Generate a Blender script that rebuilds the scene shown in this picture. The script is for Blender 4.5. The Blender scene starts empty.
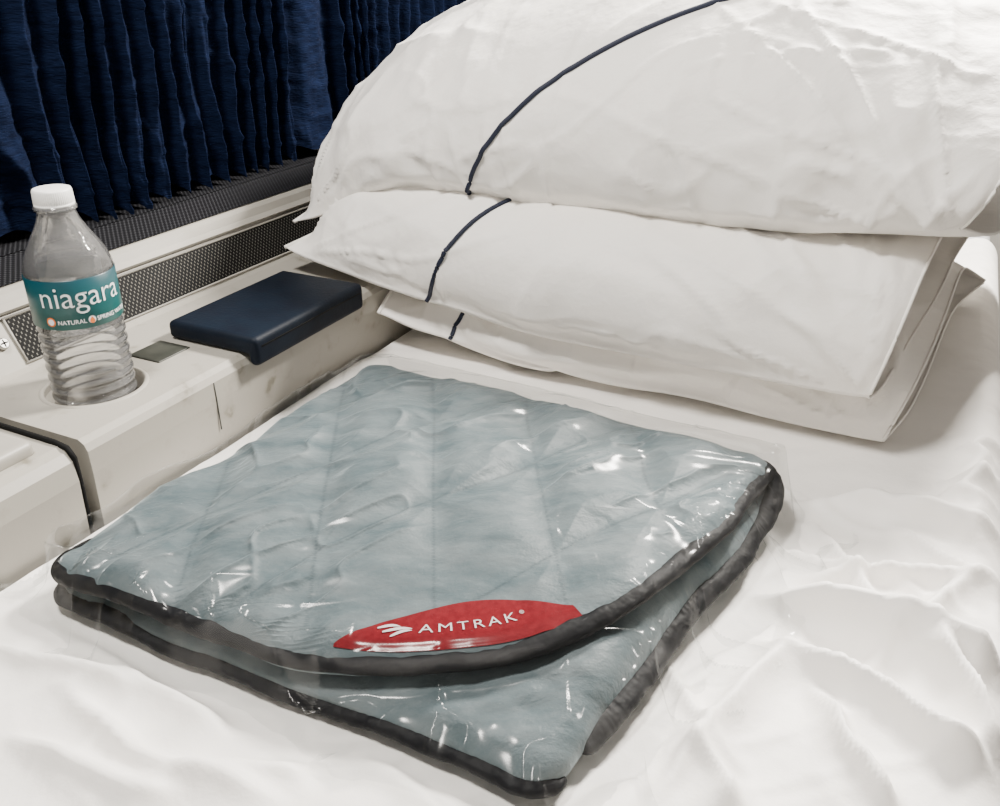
import bpy, bmesh, math, time
import numpy as np
from mathutils import Vector
from mathutils.bvhtree import BVHTree
T0=time.time()
C=bpy.context.scene.collection
PI=math.pi
# ------------------------------------------------------------ camera model
PITCH=math.radians(26.5); FPX=900.0; CZ=0.37
cp,sp=math.cos(PITCH),math.sin(PITCH)
def P(px,py,z):
    x=(px-500)/FPX; y=(403-py)/FPX
    Y=cp+y*sp; Z=-sp+y*cp; s=(z-CZ)/Z
    return (x*s,Y*s)
CA,SA=math.cos(math.radians(26)),math.sin(math.radians(26))
def W(v,u,z): return (v*CA+u*SA, -v*SA+u*CA, z)
cam=bpy.data.cameras.new('camera'); co=bpy.data.objects.new('camera',cam); C.objects.link(co)
cam.sensor_width=36; cam.lens=FPX/1000*36; cam.clip_start=.02
co.location=(0,0,CZ); co.rotation_euler=(math.radians(90)-PITCH,0,0)
bpy.context.scene.camera=co
# ------------------------------------------------------------ noise
def vn(x,y,seed=0):
    xi=np.floor(x).astype(np.int64); yi=np.floor(y).astype(np.int64)
    fx=x-xi; fy=y-yi; fx=fx*fx*fx*(fx*(fx*6-15)+10); fy=fy*fy*fy*(fy*(fy*6-15)+10)
    def h(a,b):
        n=(a*374761393+b*668265263+seed*1274126177)&0xffffffff
        n=((n^(n>>13))*1274126177)&0xffffffff
        n=n^(n>>16)
        return (n&0xffff)/32767.5-1
    return (h(xi,yi)*(1-fx)+h(xi+1,yi)*fx)*(1-fy)+(h(xi,yi+1)*(1-fx)+h(xi+1,yi+1)*fx)*fy
def fbm(x,y,o=3,seed=0):
    r=0;a=1
    for i in range(o): r=r+a*vn(x*2**i,y*2**i,seed+i*7); a*=.5
    return r
def crease(x,y,seed=0,w=.22):
    n=vn(x,y,seed); return np.exp(-np.sqrt(n*n+.0006)/w)
# ------------------------------------------------------------ materials
def mat(name,col,rough=.6,metal=0,**k):
    m=bpy.data.materials.new(name); m.use_nodes=True
    nt=m.node_tree; b=nt.nodes['Principled BSDF']
    b.inputs['Base Color'].default_value=(*col,1); b.inputs['Roughness'].default_value=rough
    b.inputs['Metallic'].default_value=metal
    for kk,vv in k.items(): b.inputs[kk.replace('_',' ')].default_value=vv
    return m,nt,b
def N(nt,t,**k):
    n=nt.nodes.new(t)
    for a,b in k.items():
        if a in n.inputs.keys(): n.inputs[a].default_value=b
        else: setattr(n,a,b)
    return n
def noisecol(nt,b,c1,c2,scale,lo=.35,hi=.65,detail=4,stretch=None):
    tc=N(nt,'ShaderNodeTexCoord'); src=tc.outputs['Object']
    if stretch:
        mp=N(nt,'ShaderNodeMapping'); mp.inputs['Scale'].default_value=stretch
        nt.links.new(src,mp.inputs[0]); src=mp.outputs[0]
    n=N(nt,'ShaderNodeTexNoise',Scale=scale,Detail=detail); nt.links.new(src,n.inputs['Vector'])
    r=N(nt,'ShaderNodeValToRGB'); r.color_ramp.elements[0].position=lo; r.color_ramp.elements[1].position=hi
    r.color_ramp.elements[0].color=(*c1,1); r.color_ramp.elements[1].color=(*c2,1)
    nt.links.new(n.outputs['Fac'],r.inputs[0]); nt.links.new(r.outputs[0],b.inputs['Base Color'])
    return r
def bump(nt,b,scale,strength,dist=.002,detail=4,stretch=None,prev=None,rot=0,ridged=False):
    tc=N(nt,'ShaderNodeTexCoord'); src=tc.outputs['Object']
    if stretch:
        mp=N(nt,'ShaderNodeMapping'); mp.inputs['Scale'].default_value=stretch; mp.inputs['Rotation'].default_value=(0,0,rot)
        nt.links.new(src,mp.inputs[0]); src=mp.outputs[0]
    n=N(nt,'ShaderNodeTexNoise')
    if ridged: n.noise_type='RIDGED_MULTIFRACTAL'; n.inputs['Distortion'].default_value=.4
    n.inputs['Scale'].default_value=scale; n.inputs['Detail'].default_value=detail
    nt.links.new(src,n.inputs['Vector'])
    bp=N(nt,'ShaderNodeBump',Strength=strength,Distance=dist)
    nt.links.new(n.outputs['Fac'],bp.inputs['Height'])
    if prev: nt.links.new(prev.outputs[0],bp.inputs['Normal'])
    nt.links.new(bp.outputs[0],b.inputs['Normal']); return bp
M={}
m,nt,b=mat('white_cotton',(.90,.87,.83),.55,Sheen_Weight=.1); p=bump(nt,b,10,.9,.009,3,(1,1.9,1),rot=.5,ridged=True); p=bump(nt,b,34,.35,.005,4,prev=p); bump(nt,b,900,.15,.0004,2,prev=p); M['cotton']=m
m,nt,b=mat('pillow_cotton',(.90,.87,.825),.6,Sheen_Weight=.1); p=bump(nt,b,9,.9,.009,4,(1,2.2,1),rot=-.5,ridged=True); p=bump(nt,b,30,.5,.006,5,(1,1.6,1),prev=p); bump(nt,b,900,.12,.0004,2,prev=p); M['pcotton']=m
m,nt,b=mat('navy_piping',(.005,.009,.028),.7); M['navy']=m
m,nt,b=mat('mattress_ticking',(.5,.5,.52),.8); noisecol(nt,b,(.45,.45,.47),(.55,.55,.56),40); M['tick']=m
m,nt,b=mat('beige_plastic',(.5,.48,.43),.5); r=noisecol(nt,b,(.17,.155,.12),(.32,.302,.265),40,.28,.44,11); bump(nt,b,300,.12,.0005)
e=r.color_ramp.elements.new(.35); e.color=(.28,.263,.227,1); M['beige']=m
m,nt,b=mat('light_plastic',(.5,.49,.46),.45); noisecol(nt,b,(.275,.26,.228),(.335,.318,.282),12); M['lplastic']=m
m,nt,b=mat('navy_vinyl',(.01,.028,.06),.6,Specular_IOR_Level=.16); noisecol(nt,b,(.0014,.0036,.009),(.0024,.006,.013),50); bump(nt,b,300,.35,.0006); M['vinyl']=m
m,nt,b=mat('black_rubber',(.006,.006,.006),.8,Specular_IOR_Level=.1); M['rubber']=m
m,nt,b=mat('olive_slot',(.06,.062,.055),.5); noisecol(nt,b,(.018,.02,.016),(.035,.037,.030),60); M['slot']=m
m,nt,b=mat('steel_screw',(.5,.5,.48),.3,1.0); M['steel']=m
m,nt,b=mat('dark_wall',(.06,.07,.1),.7); noisecol(nt,b,(.02,.022,.03),(.03,.033,.045),6); M['dwall']=m
m,nt,b=mat('grey_wall',(.45,.43,.4),.7); noisecol(nt,b,(.4,.38,.35),(.5,.48,.45),6); M['gwall']=m
m,nt,b=mat('carpet',(.03,.035,.05),.95); noisecol(nt,b,(.006,.007,.010),(.015,.016,.02),120); M['carpet']=m
m,nt,b=mat('navy_curtain',(.004,.010,.034),.9,Specular_IOR_Level=.06)
noisecol(nt,b,(.0014,.0033,.0120),(.0036,.0078,.0255),150,.3,.7,3,(.4,.4,2.0))
p=bump(nt,b,60,.4,.002,2,(.7,.7,1.1)); bump(nt,b,400,.8,.0014,2,(.4,.4,1.8),prev=p); M['curtain']=m
def grille(name,base,hole,cell,thr):
    m,nt,b=mat(name,base,.7,Specular_IOR_Level=.15)
    uv=N(nt,'ShaderNodeAttribute'); uv.attribute_name='gridco'
    sep=N(nt,'ShaderNodeSeparateXYZ'); nt.links.new(uv.outputs['Vector'],sep.inputs[0])
    def mth(op,a,bb=None):
        n=N(nt,'ShaderNodeMath',operation=op)
        for i,q in enumerate((a,bb)):
            if q is None: continue
            if isinstance(q,(int,float)): n.inputs[i].default_value=q
            else: nt.links.new(q,n.inputs[i])
        return n.outputs[0]
    def dist(ox,oy):
        x=mth('SUBTRACT',mth('FRACT',mth('ADD',mth('DIVIDE',sep.outputs[0],cell),ox)),.5)
        y=mth('MULTIPLY',mth('SUBTRACT',mth('FRACT',mth('ADD',mth('DIVIDE',sep.outputs[1],cell*1.2),oy)),.5),1.2)
        return mth('SQRT',mth('ADD',mth('MULTIPLY',x,x),mth('MULTIPLY',y,y)))
    d=mth('MINIMUM',dist(0,0),dist(.5,.5)); f=mth('LESS_THAN',d,thr)
    mx=N(nt,'ShaderNodeMix',data_type='RGBA'); nt.links.new(f,mx.inputs['Factor'])
    mx.inputs['A'].default_value=(*base,1); mx.inputs['B'].default_value=(*hole,1)
    nt.links.new(mx.outputs['Result'],b.inputs['Base Color'])
    return m
M['grille']=grille('perforated_grille',(.135,.13,.115),(.003,.003,.003),.0048,.42)
M['ugrille']=grille('upper_grille',(.030,.031,.035),(.001,.001,.002),.0050,.38)
# velvet
m,nt,b=mat('grey_velvet',(.3,.36,.37),.5,Sheen_Weight=.6,Sheen_Roughness=.28,Specular_IOR_Level=.2)
b.inputs['Sheen Tint'].default_value=(.80,.92,.97,1)
tc=N(nt,'ShaderNodeTexCoord'); mp=N(nt,'ShaderNodeMapping'); mp.inputs['Scale'].default_value=(1,2.2,1); mp.inputs['Rotation'].default_value=(0,0,-.6)
nt.links.new(tc.outputs['Object'],mp.inputs[0])
n1=N(nt,'ShaderNodeTexNoise',Scale=18,Detail=12,Roughness=.66,Distortion=.2); nt.links.new(mp.outputs[0],n1.inputs['Vector'])
r=N(nt,'ShaderNodeValToRGB'); r.color_ramp.elements[0].position=.34; r.color_ramp.elements[1].position=.66
r.color_ramp.elements[0].color=(.068,.097,.108,1); r.color_ramp.elements[1].color=(.150,.178,.187,1)  # darker and lighter nap patches paint the velvet's sheen into its colour
nt.links.new(n1.outputs['Fac'],r.inputs[0])
at=N(nt,'ShaderNodeAttribute'); at.attribute_name='stitch'
mx=N(nt,'ShaderNodeMix',data_type='RGBA'); nt.links.new(at.outputs['Fac'],mx.inputs['Factor']); nt.links.new(r.outputs[0],mx.inputs['A'])
mx.inputs['B'].default_value=(.035,.050,.058,1); nt.links.new(mx.outputs['Result'],b.inputs['Base Color'])
p=bump(nt,b,12,.8,.007,4,(1,2.1,1),rot=-.6,ridged=True); p=bump(nt,b,30,.6,.005,6,(1,2.0,1),rot=-.6,prev=p); bump(nt,b,600,.35,.0006,3,prev=p); M['velvet']=m
m,nt,b=mat('charcoal_binding',(.0035,.0038,.0052),.62,Specular_IOR_Level=.2); bump(nt,b,90,.6,.003,2); M['binding']=m
m,nt,b=mat('red_patch',(.42,.035,.04),.85,Specular_IOR_Level=.05); noisecol(nt,b,(.135,.010,.014),(.175,.014,.019),300); bump(nt,b,900,.4,.0004); M['red']=m
m,nt,b=mat('white_thread',(.62,.56,.56),.8); M['thread']=m
def film(name,rough,base,mult,crinkle,scale,tint=(1,1,1),stretch=(1,1,1),dist=.006,haze=0,detail=4,ridged=False):
    m=bpy.data.materials.new(name); m.use_nodes=True; nt=m.node_tree; nt.nodes.clear()
    out=N(nt,'ShaderNodeOutputMaterial'); tr=N(nt,'ShaderNodeBsdfTransparent'); tr.inputs[0].default_value=(*tint,1)
    gl=N(nt,'ShaderNodeBsdfGlossy',Roughness=rough); mx=N(nt,'ShaderNodeMixShader')
    lw=N(nt,'ShaderNodeLayerWeight',Blend=.3)
    ma=N(nt,'ShaderNodeMath',operation='MULTIPLY_ADD'); ma.inputs[1].default_value=mult; ma.inputs[2].default_value=base; ma.use_clamp=True
    nt.links.new(lw.outputs['Fresnel'],ma.inputs[0]); nt.links.new(ma.outputs[0],mx.inputs[0])
    src=tr.outputs[0]
    if haze:
        df=N(nt,'ShaderNodeBsdfDiffuse'); df.inputs[0].default_value=(.95,.95,.95,1); mh=N(nt,'ShaderNodeMixShader'); mh.inputs[0].default_value=haze
        nt.links.new(tr.outputs[0],mh.inputs[1]); nt.links.new(df.outputs[0],mh.inputs[2]); src=mh.outputs[0]
    nt.links.new(src,mx.inputs[1]); nt.links.new(gl.outputs[0],mx.inputs[2])
    if crinkle:
        tc=N(nt,'ShaderNodeTexCoord'); mp=N(nt,'ShaderNodeMapping'); mp.inputs['Scale'].default_value=stretch; mp.inputs['Rotation'].default_value=(0,0,.5)
        nt.links.new(tc.outputs['Object'],mp.inputs[0])
        n=N(nt,'ShaderNodeTexNoise')
        if ridged: n.noise_type='RIDGED_MULTIFRACTAL'
        n.inputs['Scale'].default_value=scale; n.inputs['Detail'].default_value=detail; n.inputs['Distortion'].default_value=.5
        nt.links.new(mp.outputs[0],n.inputs['Vector'])
        bp=N(nt,'ShaderNodeBump',Strength=crinkle,Distance=dist); nt.links.new(n.outputs['Fac'],bp.inputs['Height'])
        nt.links.new(bp.outputs[0],gl.inputs['Normal'])
    nt.links.new(mx.outputs[0],out.inputs[0]); return m
M['film']=film('clear_film',.18,.017,.14,.7,6,tint=(.93,.935,.935),stretch=(1,6.5,1),detail=2,ridged=True,dist=.008)
M['pet']=film('clear_bottle_plastic',.05,.10,1.1,.15,60,(1,1,1),haze=.09)  # white haze mixed in, painting the bright refractions of the clear bottle
M['water']=film('water',.03,.02,.4,0,1,(1,1,1))
m,nt,b=mat('cap_white',(.82,.82,.80),.4); M['cap']=m
m,nt,b=mat('teal_label',(.02,.22,.24),.35)
tc=N(nt,'ShaderNodeTexCoord'); sep=N(nt,'ShaderNodeSeparateXYZ'); nt.links.new(tc.outputs['Object'],sep.inputs[0])
mr=N(nt,'ShaderNodeMapRange'); mr.inputs[1].default_value=.0455+.080+0; mr.inputs[2].default_value=.0455+.122; nt.links.new(sep.outputs[2],mr.inputs[0])
r=N(nt,'ShaderNodeValToRGB'); r.color_ramp.elements[0].color=(.010,.115,.105,1); r.color_ramp.elements[1].color=(.004,.045,.062,1)
nt.links.new(mr.outputs[0],r.inputs[0]); nt.links.new(r.outputs[0],b.inputs['Base Color']); M['label']=m
m,nt,b=mat('label_white',(.85,.88,.88),.5); M['lwhite']=m
m,nt,b=mat('label_orange',(.80,.20,.04),.5); M['orange']=m
# ------------------------------------------------------------ object helpers
WL={}
def link(name,me,material,parent=None,smooth=True):
    o=bpy.data.objects.new(name,me); C.objects.link(o)
    if material and not me.materials: me.materials.append(material)
    if smooth: me.polygons.foreach_set('use_smooth',[True]*len(me.polygons))
    if parent:
        o.parent=parent; pw_=WL.get(parent.name,Vector((0,0,0))); o.location=-pw_
    WL[o.name]=Vector((0,0,0))
    return o
def thing(name,loc,label,cat,group=None):
    o=bpy.data.objects.new(name,None); C.objects.link(o); o.location=loc; o.empty_display_size=.02
    WL[o.name]=Vector(loc); o['label']=label; o['category']=cat
    if group:o['group']=group
    return o
def tag(o,label,cat,group=None):
    o['label']=label;o['category']=cat
    if group:o['group']=group
    return o
def grid_faces(ny,nx,off=0,flip=False):
    j,i=np.meshgrid(np.arange(ny-1),np.arange(nx-1),indexing='ij')
    a=(off+j*nx+i).ravel(); f=np.stack([a,a+1,a+1+nx,a+nx],1)
    return f[:,::-1] if flip else f
def meshgrid(name,G):
    ny,nx=G.shape[:2]; me=bpy.data.meshes.new(name); me.from_pydata(G.reshape(-1,3).tolist(),[],grid_faces(ny,nx).tolist()); me.update(); return me
def two_grid(name,A,B,weld=1e-5,attr=None):
    ny,nx=A.shape[:2]
    V=np.concatenate([A.reshape(-1,3),B.reshape(-1,3)]); Fc=np.concatenate([grid_faces(ny,nx),grid_faces(ny,nx,ny*nx,True)])
    me=bpy.data.meshes.new(name); me.from_pydata(V.tolist(),[],Fc.tolist())
    if attr is not None:
        a=me.attributes.new('stitch','FLOAT','POINT'); a.data.foreach_set('value',np.concatenate([attr.ravel(),np.zeros(ny*nx)]).astype(np.float32))
    bm=bmesh.new(); bm.from_mesh(me); bmesh.ops.remove_doubles(bm,verts=bm.verts,dist=weld); bmesh.ops.recalc_face_normals(bm,faces=bm.faces); bm.to_mesh(me); bm.free(); return me
def tube(name,pts,r,n=8,flat=1.0):
    pts=np.array(pts,float); k=len(pts); V=[];Fc=[]
    rr=np.full(k,r) if np.isscalar(r) else np.array(r)
    T=np.gradient(pts,axis=0)
    for i in range(k):
        t=T[i]/(np.linalg.norm(T[i])+1e-12); up_=np.array([0,0,1.]) if abs(t[2])<.9 else np.array([1.,0,0])
        s=np.cross(t,up_); s/=np.linalg.norm(s); q=np.cross(s,t)
        for j in range(n):
            a=2*PI*j/n; V.append(pts[i]+s*math.cos(a)*rr[i]*flat+q*math.sin(a)*rr[i])
    for i in range(k-1):
        for j in range(n): Fc.append((i*n+j,i*n+(j+1)%n,(i+1)*n+(j+1)%n,(i+1)*n+j))
    Fc.append(tuple(range(n))[::-1]); Fc.append(tuple((k-1)*n+j for j in range(n)))
    me=bpy.data.meshes.new(name); me.from_pydata([tuple(v) for v in V],[],Fc); me.update(); return me
def lathe(name,prof,c,n=64,capb=True,capt=True,rib=None):
    V=[];Fc=[];k=len(prof)
    for i,(r,z) in enumerate(prof):
        for j in range(n):
            a=2*PI*j/n; r2=r if rib is None else rib(r,z,a)
            V.append((c[0]+r2*math.cos(a),c[1]+r2*math.sin(a),c[2]+z))
    for i in range(k-1):
        for j in range(n): Fc.append((i*n+j,i*n+(j+1)%n,(i+1)*n+(j+1)%n,(i+1)*n+j))
    if capb: Fc.append(tuple(range(n))[::-1])
    if capt: Fc.append(tuple((k-1)*n+j for j in range(n)))
    me=bpy.data.meshes.new(name); me.from_pydata(V,[],Fc); me.update(); return me
def prism(name,prof,u0,u1,nseg=1):
    V=[];Fc=[];k=len(prof)
    us=[u0+(u1-u0)*i/nseg for i in range(nseg+1)]
    for u in us:
        for v,z in prof: V.append(W(v,u,z))
    for i in range(nseg):
        for j in range(k): Fc.append((i*k+j,i*k+(j+1)%k,(i+1)*k+(j+1)%k,(i+1)*k+j))
    Fc.append(tuple(range(k))[::-1]); Fc.append(tuple(nseg*k+j for j in range(k)))
    me=bpy.data.meshes.new(name); me.from_pydata(V,[],Fc)
    bm=bmesh.new(); bm.from_mesh(me); bmesh.ops.recalc_face_normals(bm,faces=bm.faces); bm.to_mesh(me); bm.free(); return me
def bevel(me,bev,seg=3):
    bm=bmesh.new(); bm.from_mesh(me); bmesh.ops.bevel(bm,geom=bm.edges[:],offset=bev,segments=seg,profile=.5,affect='EDGES'); bm.to_mesh(me); bm.free(); return me
def wbox(name,v0,v1,u0,u1,z0,z1,bev=.002,seg=3):
    me=prism(name,[(v0,z0),(v1,z0),(v1,z1),(v0,z1)],u0,u1)
    return bevel(me,bev,seg) if bev else me
def boolean_cut(me,cutme):
    a=bpy.data.objects.new('a',me); c=bpy.data.objects.new('c',cutme); C.objects.link(a); C.objects.link(c)
    md=a.modifiers.new('b','BOOLEAN'); md.object=c; md.operation='DIFFERENCE'; md.solver='EXACT'
    dg=bpy.context.evaluated_depsgraph_get(); dg.update()
    r=bpy.data.meshes.new_from_object(a.evaluated_get(dg)); bpy.data.objects.remove(a); bpy.data.objects.remove(c); return r
def textmesh(s,size=1,shear=0,spacing=1,offset=0):
    cu=bpy.data.curves.new('t','FONT'); cu.body=s; cu.size=size; cu.shear=shear; cu.align_x='CENTER'; cu.space_character=spacing; cu.offset=offset
    o=bpy.data.objects.new('t',cu); C.objects.link(o); dg=bpy.context.evaluated_depsgraph_get(); dg.update()
    me=bpy.data.meshes.new_from_object(o.evaluated_get(dg)); bpy.data.objects.remove(o); me.materials.clear(); return me
# ------------------------------------------------------------ cloth relaxer
def pairs(P_,axis,k,rest,stiff,resist_only=False):
    n=P_.shape[axis]; idx=np.arange(n-k)
    for g in (0,1):
        ii=idx[((idx//k)%2)==g]
        if len(ii)==0: continue
        sa=[slice(None)]*4; sb=[slice(None)]*4
        if k==1:
            sa[axis]=slice(ii[0],ii[-1]+1,2); sb[axis]=slice(ii[0]+1,ii[-1]+2,2)
        else:
            sa[axis]=ii; sb[axis]=ii+k
        sa=tuple(sa); sb=tuple(sb)
        a=P_[sa]; b_=P_[sb]; d=b_-a; l=np.sqrt((d*d).sum(-1))+1e-9; e=(l-rest)/l*.5*stiff
        if resist_only: e=np.minimum(e,0)
        c=d*e[...,None]; P_[sa]=a+c; P_[sb]=b_-c
def shears(P_,rest,stiff):
    ny=P_.shape[1]
    for g in (0,1):
        m_=(ny-1-g+1)//2
        ra=slice(g,g+2*m_-1,2); rb=slice(g+1,g+2*m_,2)
        for (ca,cb) in ((slice(0,-1),slice(1,None)),(slice(1,None),slice(0,-1))):
            a=P_[:,ra,ca]; b_=P_[:,rb,cb]; d=b_-a; l=np.sqrt((d*d).sum(-1))+1e-9; c=d*((l-rest)/l*.5*stiff)[...,None]
            P_[:,ra,ca]=a+c; P_[:,rb,cb]=b_-c
def simulate(P_,rx,ry,steps,iters,force,project,damp=.9,bend=.2,shear=.3,strides=(2,3,5)):
    prev=P_.copy(); rd=np.hypot(np.mean(rx),ry)[:-1]
    for s in range(steps):
        vel=(P_-prev)*damp; prev=P_.copy(); P_=P_+vel+force(P_,s)
        for it in range(iters):
            pairs(P_,2,1,rx,.9); pairs(P_,1,1,ry,.9); shears(P_,rd,shear)
            if it%2==0:
                for k in strides: pairs(P_,2,k,k*rx,bend,True); pairs(P_,1,k,k*ry,bend,True)
            project(P_)
    return P_
def lap(G_,n):
    for _ in range(n):
        g=G_.copy(); g[1:-1]=(G_[:-2]+2*G_[1:-1]+G_[2:])/4; G_=g.copy(); G_[:,1:-1]=(g[:,:-2]+2*g[:,1:-1]+g[:,2:])/4
    return G_
def up(G_):
    a_=np.empty((G_.shape[0]*2-1,G_.shape[1],3)); a_[::2]=G_; a_[1::2]=(G_[1:]+G_[:-1])/2
    a_[3:-3:2]=(-G_[:-3]+9*G_[1:-2]+9*G_[2:-1]-G_[3:])/16
    c_=np.empty((a_.shape[0],a_.shape[1]*2-1,3)); c_[:,::2]=a_; c_[:,1::2]=(a_[:,1:]+a_[:,:-1])/2
    c_[:,3:-3:2]=(-a_[:,:-3]+9*a_[:,1:-2]+9*a_[:,2:-1]-a_[:,3:])/16
    return c_
# ------------------------------------------------------------ room
def struct(name,me,m_,smooth=False):
    o=link(name,me,m_,None,smooth); o['kind']='structure'; return o
struct('floor',wbox('floor',-.9,1.3,-.9,2.0,-.50,-.46,0),M['carpet'])
struct('wall_left',wbox('wall_left',-.86,-.80,-.9,2.0,-.46,1.3,0),M['dwall'])
struct('wall_back',wbox('wall_back',-.86,1.3,1.75,1.8,-.46,1.3,0),M['gwall'])
struct('wall_right',wbox('wall_right',1.2,1.25,-.9,1.75,-.46,1.3,0),M['gwall'])
con=thing('wall_console',W(-.56,.8,0),'scuffed beige plastic ledge between the bed and curtain, holding the bottle and a navy pad','ledge')
cupc=W(-.560,.430,.07)
prof=[(-.497,-.12),(-.493,.045),(-.4935,.062),(-.496,.067),(-.501,.070),(-.628,.070),(-.634,.072),(-.655,.112),(-.70,.112),(-.70,-.12)]
body=prism('body',prof,.362,1.72)
cut=lathe('cut',[(.0355,-.03),(.0365,.02)],cupc,64)
body=boolean_cut(body,cut); link('body',body,M['beige'],con,False)
cup=lathe('cup_recess',[(.0005,-.026),(.030,-.026),(.034,-.023),(.0355,-.018),(.0362,.0002),(.0375,.0012),(.0392,.0008),(.0400,.0)],cupc,64,False,False)
link('cup_recess',cup,M['beige'],con)
def gpanel(name,v0,z0,v1,z1,u0,u1,off,m_,par):
    L=math.hypot(v1-v0,z1-z0); nv,nz=abs((z1-z0)/L),abs((v1-v0)/L)
    V=[W(v+nv*off,u,z+nz*off) for (v,z) in ((v0,z0),(v1,z1)) for u in (u0,u1)]
    me=bpy.data.meshes.new(name); me.from_pydata(V,[],[(0,1,3,2)])
    a=me.attributes.new('gridco','FLOAT_VECTOR','POINT'); a.data.foreach_set('vector',[0,0,0,u1-u0,0,0,0,L,0,u1-u0,L,0])
    return link(name,me,m_,par,False)
vg=gpanel('vent_grille',-.6355,.0748,-.6533,.1087,.432,1.70,.0012,M['grille'],con)
for (v_,z_) in ((-.6345,.0748),(-.6520,.1090)): link('grille_frame',tube('grille_frame',[W(v_,.430,z_),W(v_,1.1,z_),W(v_,1.70,z_)],.0011,6),M['lplastic'],vg)
link('grille_frame',tube('grille_frame',[W(-.6345,.431,.0748),W(-.6433,.431,.092),W(-.6520,.431,.1090)],.0011,6),M['lplastic'],vg)
link('slot_cover',wbox('slot_cover',-.581,-.547,.484,.520,.066,.0712,.001),M['slot'],con)['label']='dark olive square cover'
padme=bevel(prism('armrest_pad',[(-.578,.0705),(-.4915,.0705),(-.4915,.061),(-.481,.061),(-.481,.0870),(-.578,.0870)],.527,.686),.0052,5)
o=link('armrest_pad',padme,M['vinyl'],con); o['label']='navy blue vinyl pad'
link('seam',tube('seam',[W(-.4808,u_,.0785) for u_ in (.534,.60,.678)],.0008),M['rubber'],o)
link('panel_joint',tube('panel_joint',[W(v_,.487,z_) for v_,z_ in ((-.4925,.02),(-.4928,.045),(-.4933,.062))],.0005,6),M['slot'],con)
sc=W(-.6425,.420,.094); me=bpy.data.meshes.new('screw'); bm=bmesh.new(); bmesh.ops.create_cone(bm,cap_ends=True,segments=20,radius1=.0052,radius2=.0042,depth=.0025)
q=Vector(W(.88,0,.47)).normalized().to_track_quat('Z','Y')
bmesh.ops.bevel(bm,geom=bm.edges[:],offset=.0005,segments=1,affect='EDGES')
for v in bm.verts: v.co=q@v.co+Vector(sc)
bm.to_mesh(me); bm.free(); so=link('screw',me,M['steel'],con,False)
V=[];Fc=[]
for (dx,dy) in ((.0032,.0006),(.0006,.0032)):
    k=len(V)
    for (x,y) in ((-dx,-dy),(dx,-dy),(dx,dy),(-dx,dy)): V.append(tuple(q@Vector((x,y,.00135))+Vector(sc)))
    Fc.append((k,k+1,k+2,k+3))
me=bpy.data.meshes.new('screw_slot'); me.from_pydata(V,[],Fc); link('screw_slot',me,M['rubber'],so,False)
gp=[W(-.632,.352,.076),W(-.60,.352,.0712),W(-.512,.352,.0702),W(-.5005,.352,.0685),W(-.4955,.352,.062),W(-.4950,.352,.04),W(-.4965,.352,-.02)]
tag(link('rubber_gasket',tube('gasket',gp,.0021,8),M['rubber']),'thin black rubber strip in the joint of the beige ledge','gasket')
lc=thing('console_end',W(-.55,.2,0),'beige plastic end box at the left of the black strip beside the bed','console')
link('housing',prism('housing',[(-.500,-.12),(-.493,.045),(-.495,.060),(-.500,.066),(-.507,.069),(-.628,.070),(-.634,.072),(-.655,.112),(-.70,.112),(-.70,-.12)],-.6,.350),M['beige'],lc,False)
link('lid',wbox('lid',-.605,-.512,-.3,.338,.066,.079,.005,4),M['lplastic'],lc)
sl=thing('window_sill',W(-.68,.8,.1125),'pale sill band with a black perforated air vent below the curtain','sill')
link('sill_band',prism('sill_band',[(-.70,.1125),(-.652,.1125),(-.6505,.115),(-.655,.119),(-.658,.126),(-.662,.1290),(-.705,.1385),(-.795,.1385),(-.795,.1125)],-.6,1.74),M['lplastic'],sl,False)
gpanel('vent_and_shade',-.6635,.1296,-.705,.1387,-.5,1.72,.0012,M['ugrille'],sl)
gpanel('vent_and_shade',-.7055,.1400,-.790,.1401,-.5,1.72,.0002,M['ugrille'],sl)  # dark panel added as shade on the sill top under the curtain, no vent
# curtain
nu,nz=1600,170
u=np.linspace(-.3,1.72,nu)[None,:]; z=np.linspace(0,1,nz)[:,None]
uu=u+0*z; zz=z+0*u
ph=uu/.029+1.4*vn(uu*9,zz*0+3,1)+.45*vn(uu*12,zz*6,5)
amp=.0082+.0038*vn(uu*23,zz*5,9)
s1=np.sin(2*PI*ph)
vv=-.720+amp*np.sign(s1)*np.abs(s1)**.8+.0028*np.sin(4*PI*ph+1.1+2*vn(uu*12,zz*4,6))+.0020*fbm(uu*60,zz*34,2,4)+.0040*crease(uu*20,zz*44,14,.15)
hem=.1440+.004*vn(uu*26,uu*0,3)+.018*(uu-.5)-.0055*s1
Zc=hem+zz*.75
uu2=uu+.003*np.cos(2*PI*ph)
G=np.stack([vv*CA+uu2*SA,-vv*SA+uu2*CA,Zc],-1)
cur=link('curtain',meshgrid('curtain',G),M['curtain']); tag(cur,'dark navy blue pleated fabric curtain hanging over the window','curtain')
print('room',time.time()-T0)
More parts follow.
